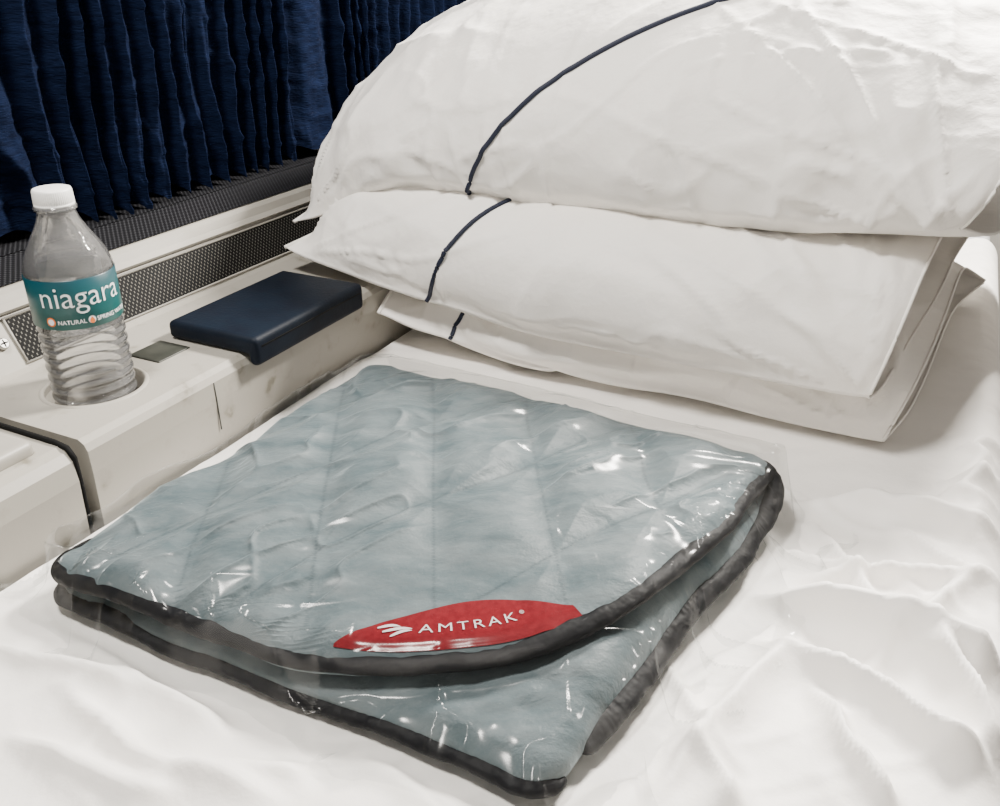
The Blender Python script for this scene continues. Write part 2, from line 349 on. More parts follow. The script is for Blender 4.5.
# ------------------------------------------------------------ blanket geometry functions
bL=P(43,562,.036); bF=P(548,795,.016); bR=P(790,462,.046); bT=P(372,356,.048)
bL,bF,bR,bT=[np.array(q) for q in (bL,bF,bR,bT)]
BW=.328; BD=.345; RF=.166
def bmap(a,b_):
    p_=(a/BW)[...,None]; q_=(b_/BD)[...,None]
    r_=(1-p_)*(1-q_)*bL+p_*(1-q_)*bF+p_*q_*bR+(1-p_)*q_*bT
    ed=.25+.75*np.clip((BD-b_)/.06,0,1)[...,None]
    return r_+ed*(.003*np.stack([vn(a*13,b_*13,91),vn(a*13,b_*13,92)],-1)+.0012*np.stack([vn(a*38,b_*38,93),vn(a*38,b_*38,94)],-1))
KB=.985
def bmapB(a,b_): return bmap(a*KB,b_)
RA=(.018,.02,.02,.02)
RB=(.018,RF,.02,.02)
def dist_in(a,b_,R):
    rL,rF,rR,rT=R
    d=np.minimum(np.minimum(a,BW-a),np.minimum(b_,BD-b_))
    for (cx,cy,r,sx,sy) in ((rL,rL,rL,-1,-1),(BW-rF,rF,rF,1,-1),(BW-rR,BD-rR,rR,1,1),(rT,BD-rT,rT,-1,1)):
        m_=((a-cx)*sx>0)&((b_-cy)*sy>0)
        d=np.where(m_,r-np.hypot(a-cx,b_-cy),d)
    return d
def slab_grid(R,n=220):
    e=np.array([0,.0006,.0015,.003,.005,.0075,.0105,.014])
    def line(L): return np.concatenate([e,np.linspace(.018,L-.018,n),L-e[::-1]])
    b1=line(BD); rL,rF,rR,rT=R
    lo=np.zeros_like(b1); hi=np.full_like(b1,BW)
    for arr,r,low,s in ((lo,rL,True,1),(hi,rF,True,-1),(hi,rR,False,-1),(lo,rT,False,1)):
        t=(b1 if low else BD-b1); m_=t<r
        arr[m_]+=s*(r-np.sqrt(np.maximum(r*r-(r-t[m_])**2,0)))
    pl=line(BW)/BW
    A=lo[:,None]+(hi-lo)[:,None]*pl[None,:]; B=b1[:,None]+0*A
    return A,B
def rsd(an,bn): return np.clip(an*1.5-.5,0,1)*np.sin(PI*bn**.75)**.8
def hA(a,b_):
    an=np.clip(a/BW,0,1); bn=np.clip(b_/BD,0,1)
    return .021+.008*np.sin(PI*an)*np.sin(PI*bn)+.008*bn*an+.001*an+.0025*vn(a*22,b_*22,61)+.018*rsd(an,bn)
def quilt(x,y):
    def fam(nx_,ny_,sp_,of):
        t=(x*nx_+y*ny_)/sp_+of+.05*vn(x*12,y*12,31); f=t-np.round(t); return np.abs(f)*sp_
    return np.minimum(fam(.995,.07,.072,.12),fam(-.60,.80,.088,.3))
def zlowf(a,b_):
    return np.maximum(hA(a*KB,b_)+.0005,.015)
def hB(a,b_,xy=None):
    if xy is None: xy=bmapB(a,b_)
    x,y=xy[...,0],xy[...,1]
    an=np.clip(a/BW,0,1); bn=np.clip(b_/BD,0,1)
    base=.034+.016*np.sin(PI*an)**.6*np.sin(PI*bn)**.6+.011*bn+.002*an+.010*rsd(an,bn)
    d=quilt(x,y); q_=.0062*(1-np.exp(-(d/.015)**2))
    xr=x*.82+y*.57; yr=-x*.57+y*.82
    cr=crease(xr*9+.4*vn(x*22,y*22,3),yr*32,77,.14)*.0050*np.clip(.35+vn(x*7,y*7,5)*1.5,0,1)
    cr+=crease(xr*20+.4*vn(x*25,y*25,13),yr*56,79,.18)*.0032*np.clip(.45+vn(x*9,y*9,15)*1.5,0,1)
    patch=np.exp(-(((a-.25)/.06)**2+((b_-.05)/.05)**2)); bk=np.clip((BD-b_)/.035,0,1)
    return np.maximum(base+(q_+cr+.0018*fbm(x*17,y*17,2,8))*(1-.94*np.clip(patch*1.7,0,1))*bk+.003*vn(a*9,b_*9,62),zlowf(a,b_)+.010)
def roll(d,r): return np.sqrt(np.maximum(1-(1-np.clip(d/r,0,1))**2,0))
bl=thing('folded_blanket',(float((bL+bR)[0]/2),float((bL+bR)[1]/2),.004),'folded grey-teal quilted velvet blanket with black edging and a red patch, on the bed','blanket')
A,B=slab_grid(RA,150); XY=bmap(A,B); d=dist_in(A,B,RA); zm=.015+.012*(B/BD)
top=zm+(hA(A,B)-zm)*roll(d,.016); bot=zm+(.005-zm)*roll(d,.014)
wob=.0018*fbm(XY[...,0]*40,XY[...,1]*40,3,3)
link('lower_fold',two_grid('lower_fold',np.dstack([XY,top+wob*roll(d,.01)]),np.dstack([XY,bot])),M['velvet'],bl)
A,B=slab_grid(RB,360); XY=bmapB(A,B); d=dist_in(A,B,RB)
zlow=zlowf(A,B); HB=hB(A,B,XY); zm=(zlow*.6+HB*.4)
st=np.exp(-(quilt(XY[...,0],XY[...,1])/.0010)**2)*.6*(np.sin((XY[...,0]+XY[...,1])*2600)>-.5)
link('upper_fold',two_grid('upper_fold',np.dstack([XY,zm+(HB-zm)*roll(d,.018)]),np.dstack([XY,zm+(zlow-zm)*roll(d,.012)]),attr=st),M['velvet'],bl)
def outline(R,start,end,inset=0,n=40):
    rL,rF,rR,rT=R; pts=[]
    for t in np.linspace(0,1,n): pts.append((rL+(BW-rF-rL)*t,inset))
    for t in np.linspace(-PI/2,0,n)[1:]: pts.append((BW-rF+(rF-inset)*math.cos(t),rF+(rF-inset)*math.sin(t)))
    for t in np.linspace(0,1,n)[1:]: pts.append((BW-inset,rF+(BD-rR-rF)*t))
    for t in np.linspace(0,PI/2,8)[1:]: pts.append((BW-rR+(rR-inset)*math.cos(t),BD-rR+(rR-inset)*math.sin(t)))
    arc=[(rL+(rL-inset)*math.cos(t),rL+(rL-inset)*math.sin(t)) for t in np.linspace(-PI,-PI/2,10)[:-1]]
    pts=[(inset,rL+.02)]+arc+pts
    k=len(pts); pts=pts[int(k*start):max(int(k*end),2)]
    return np.array(pts)
def resample(p,n):
    s=np.concatenate([[0],np.cumsum(np.linalg.norm(np.diff(p,axis=0),axis=1))]); t=np.linspace(0,s[-1],n)
    return np.stack([np.interp(t,s,p[:,i]) for i in range(p.shape[1])],1)
def smooth1(z,w): return np.convolve(np.pad(z,w,'edge'),np.ones(2*w+1)/(2*w+1),'valid')
NB=1000
def ribbon(name,pts,w,h,seed,label,pk=.0003):
    k=len(pts); n=16; V=[];Fc=[]; T=np.gradient(pts,axis=0); i_=np.arange(k)*1.
    tp=np.sqrt(np.minimum(1,np.minimum(i_,k-1-i_)/22+.02))
    ww=w*(1+.09*vn(i_*.02,i_*0,seed)+.05*vn(i_*.10,i_*0,seed+1))*tp; tw=.22*vn(i_*.014,i_*0,seed+2)+.09*vn(i_*.06,i_*0,seed+3)+.45
    J,I=np.meshgrid(np.arange(n),i_)
    PK=pk*vn(I*.15+1.2*np.cos(2*PI*J/n),J*.35,seed+4)
    for i in range(k):
        t=T[i]/np.linalg.norm(T[i]); s=np.cross(t,[0,0,1.]); s/=np.linalg.norm(s); q=np.cross(s,t)
        ca,sa=math.cos(-tw[i]),math.sin(-tw[i]); e1=s*ca+q*sa; e2=-s*sa+q*ca
        for j in range(n):
            a=2*PI*j/n; c_,s_=math.cos(a),math.sin(a)
            V.append(tuple(pts[i]+e1*ww[i]*np.sign(c_)*abs(c_)**.85+e2*(h*tp[i]+PK[i,j])*np.sign(s_)*abs(s_)**.9))
    for i in range(k-1):
        for j in range(n): Fc.append((i*n+j,i*n+(j+1)%n,(i+1)*n+(j+1)%n,(i+1)*n+j))
    Fc.append(tuple(range(n))[::-1]); Fc.append(tuple((k-1)*n+j for j in range(n)))
    me=bpy.data.meshes.new(name); me.from_pydata(V,[],Fc); me.update(); link(name,me,M['binding'],bl)['label']=label
o2=resample(outline(RB,0,1,.003),NB); xy=bmapB(o2[:,0],o2[:,1])
zl=zlowf(o2[:,0],o2[:,1]); zh=hB(o2[:,0],o2[:,1]); zb=smooth1(zl*.6+zh*.4+.0028,18)
ribbon('binding',np.column_stack([xy,zb]),.0060,.0036,1,'black satin edging of the upper layer')
o3=resample(outline(RA,0,.62,.0),NB); xy=bmap(o3[:,0],o3[:,1])
ribbon('binding',np.column_stack([xy,.0122+.0025*vn(o3[:,0]*20,o3[:,1]*0,7)]),.0053,.0036,15,'black satin edging of the lower layer')
t=np.linspace(0,1,NB); rA=np.stack([BW+.002-.006*np.exp(-t/.05)-.012*np.clip((t-.9)/.1,0,1)**2,.034+(BD-.046)*t],1); xy=bmap(rA[:,0],rA[:,1])
ribbon('binding',np.column_stack([xy,.0150+.013*t+.0015*np.sin(t*14)+.014*np.clip((t-.8)/.2,0,1)**2]),.0068,.0042,29,'black satin edging on the right side',.00022)
# red patch
cx,cy=BW-RF,RF; RO=RF-.0055
PH0,PH1=-75,-27
def pw(t): return .031*np.sin(PI*(.01+.91*np.clip(t,0,1)**.95))**.9
def patch_pt(t,s,off):
    phi=math.radians(PH0)+t*math.radians(PH1-PH0); r=RO-s
    a=cx+r*np.cos(phi); b_=cy+r*np.sin(phi); xy=bmapB(a,b_)
    dd=dist_in(a,b_,RB); zl=zlowf(a,b_); h=hB(a,b_,xy); zm_=zl*.6+h*.4
    return np.dstack([xy,zm_+(h-zm_)*roll(dd,.018)+off])
t=np.linspace(0,1,120)[None,:]; s=np.linspace(0,1,24)[:,None]
G=patch_pt(t+0*s,s*pw(t+0*s),.0008)
pt=link('logo_patch',meshgrid('logo_patch',G),M['red'],bl)
ARC=RO*math.radians(PH1-PH0)
def on_patch(me,t0,s0,name):
    bm=bmesh.new(); bm.from_mesh(me); bmesh.ops.triangulate(bm,faces=bm.faces[:]); bmesh.ops.subdivide_edges(bm,edges=bm.edges[:],cuts=1); bm.to_mesh(me); bm.free()
    n=len(me.vertices); c=np.zeros(n*3); me.vertices.foreach_get('co',c); c=c.reshape(-1,3)
    t=(t0+c[:,0]/(ARC*.90))[None,:]; s=(s0+c[:,1])[None,:]
    G=patch_pt(t,s,.0012)[0]; me.vertices.foreach_set('co',G.ravel()); me.update(); return link(name,me,M['thread'],pt,False)
tm=textmesh('AMTRAK',.0088,.0,1.30,-.00004)
for v in tm.vertices: v.co.x*=1.22
on_patch(tm,.525,.0098,'lettering')
on_patch(textmesh('®',.0034,0,1),.766,.0135,'lettering')
V=[];Fc=[]
for k_ in range(3):
    y0=.0024*k_; L=(.0100,.0140,.0110)[k_]; x0=(.0020,-.0020,-.0048)[k_]; k0=len(V); n=16
    for i in range(n+1):
        x=i/n; yc=y0*(1-.45*x)+.0017*math.sin(x*PI*.95-.6)+.0020*x; th=.0009*math.sin(PI*min(1,.10+x*.90))**.8+.0001
        V+= [(x0+L*x-.005,yc-th,0),(x0+L*x-.005,yc+th,0)]
    for i in range(n): a=k0+2*i; Fc.append((a,a+2,a+3,a+1))
me=bpy.data.meshes.new('emblem'); me.from_pydata(V,[],Fc); on_patch(me,.232,.0085,'emblem')
# plastic bag
na=340
a=np.linspace(-.028,BW+.046,na)[None,:]; b_=np.linspace(-.032,BD+.012,na)[:,None]
A=a+0*b_; B=b_+0*a
XY=bmap(A,B); x,y=XY[...,0],XY[...,1]
dA=dist_in(A,B,RA); dB=dist_in(A/KB,B,RB)
ac=np.clip(A,0,BW); bc=np.clip(B,0,BD); acB=np.clip(A/KB,0,BW)
def soft(d,w):
    t=np.clip((d+w)/w,0,1); return t*t*(3-2*t)
zA=(np.maximum(hA(ac,bc),.024)+.0035)*soft(dA+.003,.022)
zB=(hB(acB,bc)+.0025+.0040*np.exp(-(dB/.012)**2))*soft(dB+.004,.014)
z=np.maximum(zA,zB)
zm_=z.copy(); rad=7
for ax in (0,1):
    acc=zm_.copy()
    for sft in range(1,rad+1):
        for sg_ in (1,-1): acc=np.maximum(acc,np.roll(zm_,sg_*sft,axis=ax))
    zm_=acc
inner=np.clip((dB-.008)/.012,0,1); zt=z*(1-inner)+zm_*inner
k=np.array([1,2,3,2,1.])/9
for _ in range(9):
    zp=np.pad(zt,2,'edge'); zt=sum(k[i]*zp[i:i+na,2:-2] for i in range(5)); zp=np.pad(zt,2,'edge'); zt=sum(k[i]*zp[2:-2,i:i+na] for i in range(5))
z=np.maximum(zt,z-.0015)
pmask=1-.9*np.clip(1.6*np.exp(-(((acB-.25)/.06)**2+((bc-.05)/.05)**2)),0,1)
# calm beside the ledge, crinkled along the front and right sides
calm=np.clip(np.maximum((A-.0)/.03,(.05-B)/.05),0,1)*np.clip((BD+.004-B)/.02,0,1)
cr=(crease(x*8+vn(x*12,y*12,1)*.4,y*3+vn(x*12,y*12,2)*.4,11,.04)*.0024+crease((x+y)*10,(x-y)*3+vn(x*10,y*10,6)*.4,13,.04)*.0024)*pmask
edge=np.clip(-dA/.018,0,1); near=np.exp(-(dA/.018)**2)*calm
cr+=near*(crease(x*46,y*18,41,.12)+crease(x*18,y*50,42,.12))*.0055
z=z+cr+.0020+.014*edge*calm*np.clip(crease(x*30,y*30,5,.14)*1.2-.1,0,1)
jig=.014*(edge*calm)[...,None]*np.stack([fbm(x*22,y*22,2,15),fbm(x*22,y*22,2,16)],-1)
BG=np.dstack([XY+jig,z])
Vb=BG[...,0]*CA-BG[...,1]*SA; Ub=BG[...,0]*SA+BG[...,1]*CA; Vb=np.maximum(Vb,-.484)
BG[...,0]=Vb*CA+Ub*SA; BG[...,1]=-Vb*SA+Ub*CA
bag=link('plastic_bag',meshgrid('plastic_bag',BG),M['film']); tag(bag,'crinkled clear plastic bag wrapped around the folded blanket','plastic bag')
print('blanket',time.time()-T0)
# ------------------------------------------------------------ pillows
X0,Y0,HS=-.6,.3,.01; NXH,NYH=170,150
hx=X0+np.arange(NXH)*HS; hy=Y0+np.arange(NYH)*HS
HX,HY=np.meshgrid(hx,hy)
Vh=HX*CA-HY*SA; Uh=HX*SA+HY*CA
H=np.zeros_like(HX)+.006
H=np.where(Vh<-.484,.0735,H); H=np.where((Vh<-.47)&(Vh>-.585)&(Uh>.52)&(Uh<.695),.0900,H); H=np.where(Vh<-.62,.117,H); H=np.where(Vh<-.655,.143,H)
H=np.where(Vh>.12,-.3,H)
def hs(Hm,x,y):
    fx=np.clip((x-X0)/HS,0,NXH-1.001); fy=np.clip((y-Y0)/HS,0,NYH-1.001); i=fx.astype(int); j=fy.astype(int); fx=fx-i; fy=fy-j
    return (Hm[j,i]*(1-fx)+Hm[j,i+1]*fx)*(1-fy)+(Hm[j+1,i]*(1-fx)+Hm[j+1,i+1]*fx)*fy
def nrm(G_):
    n=np.cross(np.gradient(G_,axis=1),np.gradient(G_,axis=0)); n/=np.linalg.norm(n,axis=-1,keepdims=True)+1e-9; return n
def make_pillow(FL,FR,BR,BL,Wr,Dr,V0,cap,midz,lam,seed,label,flange=.07,res=.0066,steps=115,zf_=None,wr=1.0,lamf=None,openp=.65,ends=26):
    global H
    FL,FR,BR,BL=[np.array(q,float) for q in (FL,FR,BR,BL)]
    nx=int(Wr/res)+1; ny=int(Dr/res)+1
    s=np.linspace(0,1,nx)[None,:,None]; t=np.linspace(0,1,ny)[:,None,None]
    base=(1-s)*(1-t)*FL+s*(1-t)*FR+s*t*BR+(1-s)*t*BL
    bul=(np.sin(PI*np.minimum(s,.93))*np.sin(PI*t))**.5*.04*np.array([0,0,1.])
    sx=s[...,0]+0*t[...,0]; tx=t[...,0]+0*s[...,0]
    nz_=.006*fbm(sx*9,tx*7,3,seed)[...,None]*np.array([0,0,1.])
    nz2=.004*fbm(sx*9,tx*7,3,seed+50)[...,None]*np.array([0,0,1.])
    Q=np.stack([base+bul+nz_,base-bul*.5+nz2])
    pm=np.clip((1-sx)/flange-.5,openp,1)*np.clip((ny-1)*tx/2-.3,0,1)*np.clip((ny-1)*(1-tx)/2-.3,0,1)
    ss=np.linspace(0,1,nx); ts=np.linspace(0,1,ny)
    dl=np.linalg.norm(BL-FL); dr=np.linalg.norm(BR-FR); df=np.linalg.norm(FR-FL); db=np.linalg.norm(BR-BL)
    edged=dl*(1-ss)+dr*ss; wgt=np.clip(np.sin(PI*ss),0,1)**.8
    wgt=np.maximum(wgt,np.clip((ss-.75)/.15,0,1)*.6)
    ry=(edged*1.01+(Dr-edged*1.01)*wgt)/(ny-1)
    edgex=df*(1-ts)+db*ts; wx=np.clip(np.sin(PI*ts),0,1)**.7
    rx=((edgex*1.008+(Wr-edgex*1.008)*wx)/(nx-1))[:,None]
    Hc=H.copy()
    sea=ss; seam=(1-sea)[:,None]*FL+sea[:,None]*FR
    seam[:,2]=np.interp(sea,[0,.25,.5,.75,1],[FL[2],(FL[2]+2*midz)/3,midz,(midz*1.4+FR[2]*.6)/2,FR[2]])
    seam[:,2]=smooth1(seam[:,2],6)
    seam[:,2]+=.003*vn(sea*6,sea*0,seed+3)
    lc_=(1-ts)[:,None]*FL+ts[:,None]*BL; lc_[:,2]+=.010*np.sin(PI*ts)+.004*vn(ts*7,ts*0,seed+8)
    def force(Q,stp):
        du=np.gradient(Q,axis=2); dv=np.gradient(Q,axis=1); n=np.cross(du,dv); n/=np.linalg.norm(n,axis=-1,keepdims=True)+1e-9
        n[1]*=-1
        th=np.maximum(Q[0,...,2]-Q[1,...,2],0); ar=np.abs(du[0,...,0]*dv[0,...,1]-du[0,...,1]*dv[0,...,0]); V=(th*ar).sum()+1e-6
        p_=np.clip(8e-4*(V0/V-1),-4e-4,1.3e-3)
        f=n*(pm*p_)[None,...,None]; f[...,2]-=1.0e-4; return f
    def project(Q):
        for sl in ((slice(0,1),slice(None)),(slice(-1,None),slice(None)),(slice(None),slice(0,1))):
            av=(Q[0][sl]+Q[1][sl])*.5; Q[0][sl]=av; Q[1][sl]=av
        av=(Q[0,1:2]+Q[1,1:2])*.5; Q[0,1:2]=av+[0,0,.0012]; Q[1,1:2]=av-[0,0,.0012]
        for l in (0,1):
            Q[l,0]+= (seam-Q[l,0])*.3
            Q[l,:,0]+=(lc_-Q[l,:,0])*.3
            Q[l,0,0]=FL; Q[l,0,-1]=FR; Q[l,-1,-1]=BR; Q[l,-1,0]=BL
        h=hs(Hc,Q[...,0],Q[...,1])+.003; Q[...,2]=np.maximum(Q[...,2],h)
        Q[0,0,:,2]=np.minimum(Q[0,0,:,2],seam[:,2]+.008); Q[1,0,:,2]=Q[0,0,:,2]
        if zf_ is not None:
            tt=np.linspace(0,1,ny)[:,None]; Q[1,...,2]=np.maximum(Q[1,...,2],seam[None,:,2]-zf_-.03*np.clip(tt*3-.6,0,1))
        if cap is not None: Q[...,2]=np.minimum(Q[...,2],np.maximum(cap,h+.004))
        mid=(Q[0,...,2]+Q[1,...,2])*.5; bad=(Q[0,...,2]-Q[1,...,2])<.003
        bad[0]=bad[-1]=False; bad[:,0]=False
        Q[0,...,2]=np.where(bad,mid+.0015,Q[0,...,2]); Q[1,...,2]=np.where(bad,mid-.0015,Q[1,...,2])
    Q=simulate(Q,rx,ry,steps,5,force,project)
    ii=np.arange(nx); jj_=np.arange(ny)
    we=np.clip(1.25-np.minimum(ii,nx-1-ii)/float(ends),0,1)[None,:]+0*jj_[:,None]
    for l in (0,1):
        q0=lap(Q[l],2)
        big=q0.copy()
        for c_i in range(nx):
            e_=min(c_i,nx-1-c_i)
            if e_<ends*1.3:
                c_=q0[:,c_i].copy()
                for _ in range(34): c_[1:-1]=(c_[:-2]+2*c_[1:-1]+c_[2:])/4
                big[:,c_i]=resample(c_,ny)
        big=lap(big,8)
        for colm in (0,-1):
            c_=big[:,colm].copy()
            for _ in range(20): c_[1:-1]=(c_[:-2]+2*c_[1:-1]+c_[2:])/4
            big[:,colm]=resample(c_,ny)
        big[0]=q0[0]; big[-1]=q0[-1]
        w_=(we*we*(3-2*we))[...,None]
        q0=q0*(1-w_)+big*w_
        for row in (0,1,2,-1,-2,-3):
            for _ in range(8): q0[row,1:-1]=(q0[row,:-2]+2*q0[row,1:-1]+q0[row,2:])/4
        Q[l]=q0
    A_,B_=up(Q[0]),up(Q[1])
    for edge_ in ((0,slice(None)),(-1,slice(None)),(slice(None),0)):
        mm=(A_[edge_]+B_[edge_])/2; A_[edge_]=mm; B_[edge_]=mm
    NY,NX=A_.shape[:2]
    s_=np.linspace(0,Wr,NX)[None,:]+np.zeros((NY,1)); t_=np.linspace(0,Dr,NY)[:,None]+np.zeros((1,NX))
    ed=np.minimum(np.minimum(s_*.30,(Wr-s_)*.6+.004),np.minimum(t_,Dr-t_)); fade=np.clip(ed/.022,0,1); fade=fade*fade*(3-2*fade)
    disp=0*s_
    for k_,(cs,ct) in enumerate(((0,0),(Wr,0),(Wr,Dr),(0,Dr))):
        r=np.hypot(s_-cs,t_-ct); th=np.arctan2(np.abs(t_-ct),np.abs(s_-cs)+1e-6)
        disp+=crease(th*6.2+.35*vn(s_*10,t_*10,seed+k_),r*3.5,seed*11+k_,.10)*np.exp(-(r/.28)**2)*np.clip(r/.05,0,1)*.007
    disp+=crease(s_*24+.8*vn(s_*8,t_*8,seed),t_*5,seed+71,.14)*np.exp(-t_/.09)*.0065
    disp+=crease(s_*5+t_*4+.8*vn(s_*6,t_*6,seed+5),t_*16-s_*4+.8*vn(s_*6,t_*6,seed+6),seed+31,.07)*.0034*np.clip(.55+1.2*vn(s_*4,t_*4,seed+9),0,1)
    disp+=crease(s_*9-t_*5+.8*vn(s_*9,t_*9,seed+15),t_*23+s_*6,seed+37,.09)*.0038*np.clip(.4+1.2*vn(s_*5,t_*5,seed+19),0,1)
    disp+=crease(s_*15+t_*9+.6*vn(s_*14,t_*14,seed+25),t_*36-s_*8,seed+47,.12)*.0028*np.clip(.4+1.3*vn(s_*7,t_*7,seed+29),0,1)
    disp+=.0018*fbm(s_*9,t_*13,2,seed+80)+.0036
    disp=np.maximum(disp,.0005)
    nA=nrm(A_); sg=-1 if nA[...,2].mean()<0 else 1; nA=lap(nA*sg,16); nA/=np.linalg.norm(nA,axis=-1,keepdims=True)+1e-6
    A_=A_+nA*(disp*fade*wr)[...,None]
    ri=np.minimum(np.arange(NX)[None,:]+0*np.arange(NY)[:,None],np.minimum(np.arange(NY),NY-1-np.arange(NY))[:,None]+0*np.arange(NX)[None,:])
    ff=np.clip(ri/5.,0,1)
    gap=((A_-B_)*nA).sum(-1); add=np.maximum(.0034*ff-gap,0)/2*(ri>0)
    add=np.where(np.linalg.norm(A_-B_,axis=-1)<.02,add,0)
    add=lap(add[...,None].repeat(3,-1),3)[...,0]*(ri>0)
    A_=A_+nA*add[...,None]; B_=B_-nA*add[...,None]
    root=thing('pillow',tuple(float(x_) for x_ in (FL+FR+BL+BR)[:2]/4)+(float(Q[...,2].min()),),label,'pillow')
    me=two_grid('pillowcase',A_,B_); link('pillowcase',me,M['pcotton'],root)
    nn=nrm(A_)*sg; jj=np.arange(NY); lam_t=lam+(lamf(jj/(NY-1.)) if lamf else 0*jj); ixf=np.clip(lam_t*(NX-1),0,NX-2); i0=ixf.astype(int); f=(ixf-i0)[:,None]
    line=A_[jj,i0]*(1-f)+A_[jj,i0+1]*f+nn[jj,i0]*.0008
    line=line[jj<NY*.9]
    link('piping',tube('piping',resample(line,300),.0022,8),M['navy'],root)['label']='navy blue piping'
    for G_ in (A_,B_):
        link('hem',tube('hem',resample(G_[1:-1,-1],200),.0013,8),M['pcotton'],root)
    link('hem',tube('hem',resample(A_[:,0],200),.0020,8),M['pcotton'],root)
    bm=bmesh.new(); bm.from_mesh(me); bvh=BVHTree.FromBMesh(bm); bm.free()
    for j in range(NYH):
        for i in range(NXH):
            r_=bvh.ray_cast(Vector((hx[i],hy[j],1)),Vector((0,0,-1)),2)
            if r_[0] is not None: H[j,i]=max(H[j,i],r_[0].z)
    print('pillow',nx,ny,'zmax',Q[...,2].max(),'sep',int((add>0).sum()),time.time()-T0)
    return Q
make_pillow((-.124,.862,.034),(.315,.65,.010),(.565,1.0,.03),(.065,1.21,.03),.53,.49,.0185,.088,.015,.17,1,'lowest white pillow of the stack, squashed flat on the bed sheet',wr=.8,lamf=lambda t:.4*t)
make_pillow((-.222,.905,.099),(.285,.625,.063),(.535,.985,.11),(.005,1.25,.12),.63,.51,.0275,.168,.059,.30,2,'middle white pillow of the stack, its left tip over the navy pad',lamf=lambda t:.52*t)
make_pillow((-.222,.955,.112),(.340,.655,.188),(.65,1.02,.22),(.05,1.36,.20),.76,.70,.069,None,.145,.345,3,'topmost and plumpest white pillow of the stack with a long navy stripe',zf_=.006,wr=1.1,
    lamf=lambda t:.57*np.clip(t/.40,0,1)**1.35)
# ------------------------------------------------------------ berth + sheet
v0,v1=-.488,.090; drop=.14; res=.0026
bb=thing('berth',W(-.2,.6,-.46),'thin grey berth mattress on its base underneath the white sheet','berth')
link('mattress',wbox('mattress',-.486,v1-.005,-.55,1.70,-.18,-.004,.02,5),M['tick'],bb)
link('bed_base',wbox('bed_base',-.486,v1-.015,-.55,1.70,-.459,-.181,.004,2),M['gwall'],bb)
u0s,u_end=-.02,1.42
Lv=(v1-v0)+drop; nv=int(Lv/res)+1; nuu=int((u_end-u0s)/res)+1
sv=np.linspace(0,Lv,nv)[None,:]; su=np.linspace(u0s,u_end,nuu)[:,None]
SV=sv+0*su; SU=su+0*sv
R_=.02; flatL=(v1-v0)-R_
th=np.clip((SV-flatL)/R_,0,PI/2); dn=np.maximum(SV-flatL-R_*PI/2,0)
vf=np.where(SV<flatL,v0+SV,v0+flatL+R_*np.sin(th)); zf=np.where(SV<flatL,0,-R_*(1-np.cos(th))-dn)
Xs=vf*CA+SU*SA; Ys=-vf*SA+SU*CA
def ridges(X,Y,lst):
    out=0*X
    X=X+.006*vn(X*16,Y*16,201)+.002*vn(X*45,Y*45,203); Y=Y+.006*vn(X*16,Y*16,202)+.002*vn(X*45,Y*45,204)
    for (p1,p2,amp_,wd) in lst:
        a_=np.array(P(*p1,0)); b2=np.array(P(*p2,0)); dd=b2-a_; L=np.linalg.norm(dd); dd/=L
        t_=(X-a_[0])*dd[0]+(Y-a_[1])*dd[1]; n_=-(X-a_[0])*dd[1]+(Y-a_[1])*dd[0]
        n_=n_+.012*vn(t_*8,t_*0,int(p1[0])+7)
        win=np.clip(t_/(L*.4),0,1)*np.clip((L-t_)/(L*.2),0,1); win=win*win*(3-2*win)
        w1=wd*(.28+.50*np.clip(t_/L,0,1))
        pr_=np.where(n_>0,np.exp(-np.abs(n_/(w1*.45))**1.25),np.exp(-np.abs(n_/(w1*1.1))**1.05))
        out=out+amp_*1.35*win*pr_*(1-np.clip(out/.035,0,.8))
    return out
RL=[((740,470),(1060,500),.016,.012),((770,505),(1060,560),.022,.016),((760,575),(1060,610),.018,.011),((730,600),(1040,700),.028,.019),((735,640),(1000,810),.020,.013),
    ((830,540),(1030,470),.015,.010),((700,720),(760,830),.012,.012),((620,830),(800,650),.012,.013),((900,600),(1000,800),.024,.015),((790,690),(900,830),.015,.010),
    ((20,700),(300,830),.011,.018),((40,610),(240,760),.010,.012),((180,455),(345,350),.011,.009),((850,700),(980,590),.014,.009),
    ((-20,760),(180,830),.011,.016),((340,760),(460,830),.009,.011),((870,470),(1030,440),.013,.009),((-30,640),(150,700),.009,.011),
    ((790,520),(930,690),.013,.009),((860,530),(1040,620),.012,.008),((960,560),(1010,790),.016,.011),((110,800),(330,770),.008,.012),((660,640),(720,800),.008,.009),
    ((800,455),(900,500),.010,.008),((900,440),(1010,380),.012,.009),((760,540),(860,590),.009,.006),((850,480),(1010,520),.011,.007),((880,420),(1010,470),.010,.008)]
h=ridges(Xs,Ys,RL)
rightness=np.clip((vf+.22)/.2,0,1)
wrk=crease(Xs*5+.7*vn(Xs*8,Ys*8,1),Ys*15-Xs*6+.7*vn(Xs*8,Ys*8,2),21,.06)*.006*(.45+.9*rightness)*np.clip(.6+1.2*vn(Xs*6,Ys*6,3),0,1)
wrk+=crease((Xs+Ys)*16+.5*vn(Xs*14,Ys*14,7),(Xs-Ys)*5+.6*vn(Xs*9,Ys*9,5),23,.07)*.0045*(.45+.8*rightness)*np.clip(.4+1.3*vn(Xs*7,Ys*7,8),0,1)
wrk+=crease((Xs-Ys)*22+.5*vn(Xs*20,Ys*20,17),(Xs+Ys)*9+.6*vn(Xs*12,Ys*12,15),25,.09)*.0034*(.3+.9*rightness)*np.clip(.3+1.3*vn(Xs*9,Ys*9,18),0,1)
wrk+=crease(Xs*28+Ys*14+.5*vn(Xs*26,Ys*26,27),Ys*40-Xs*12,29,.12)*.0022*(.3+.9*rightness)*np.clip(.2+1.3*vn(Xs*11,Ys*11,28),0,1)
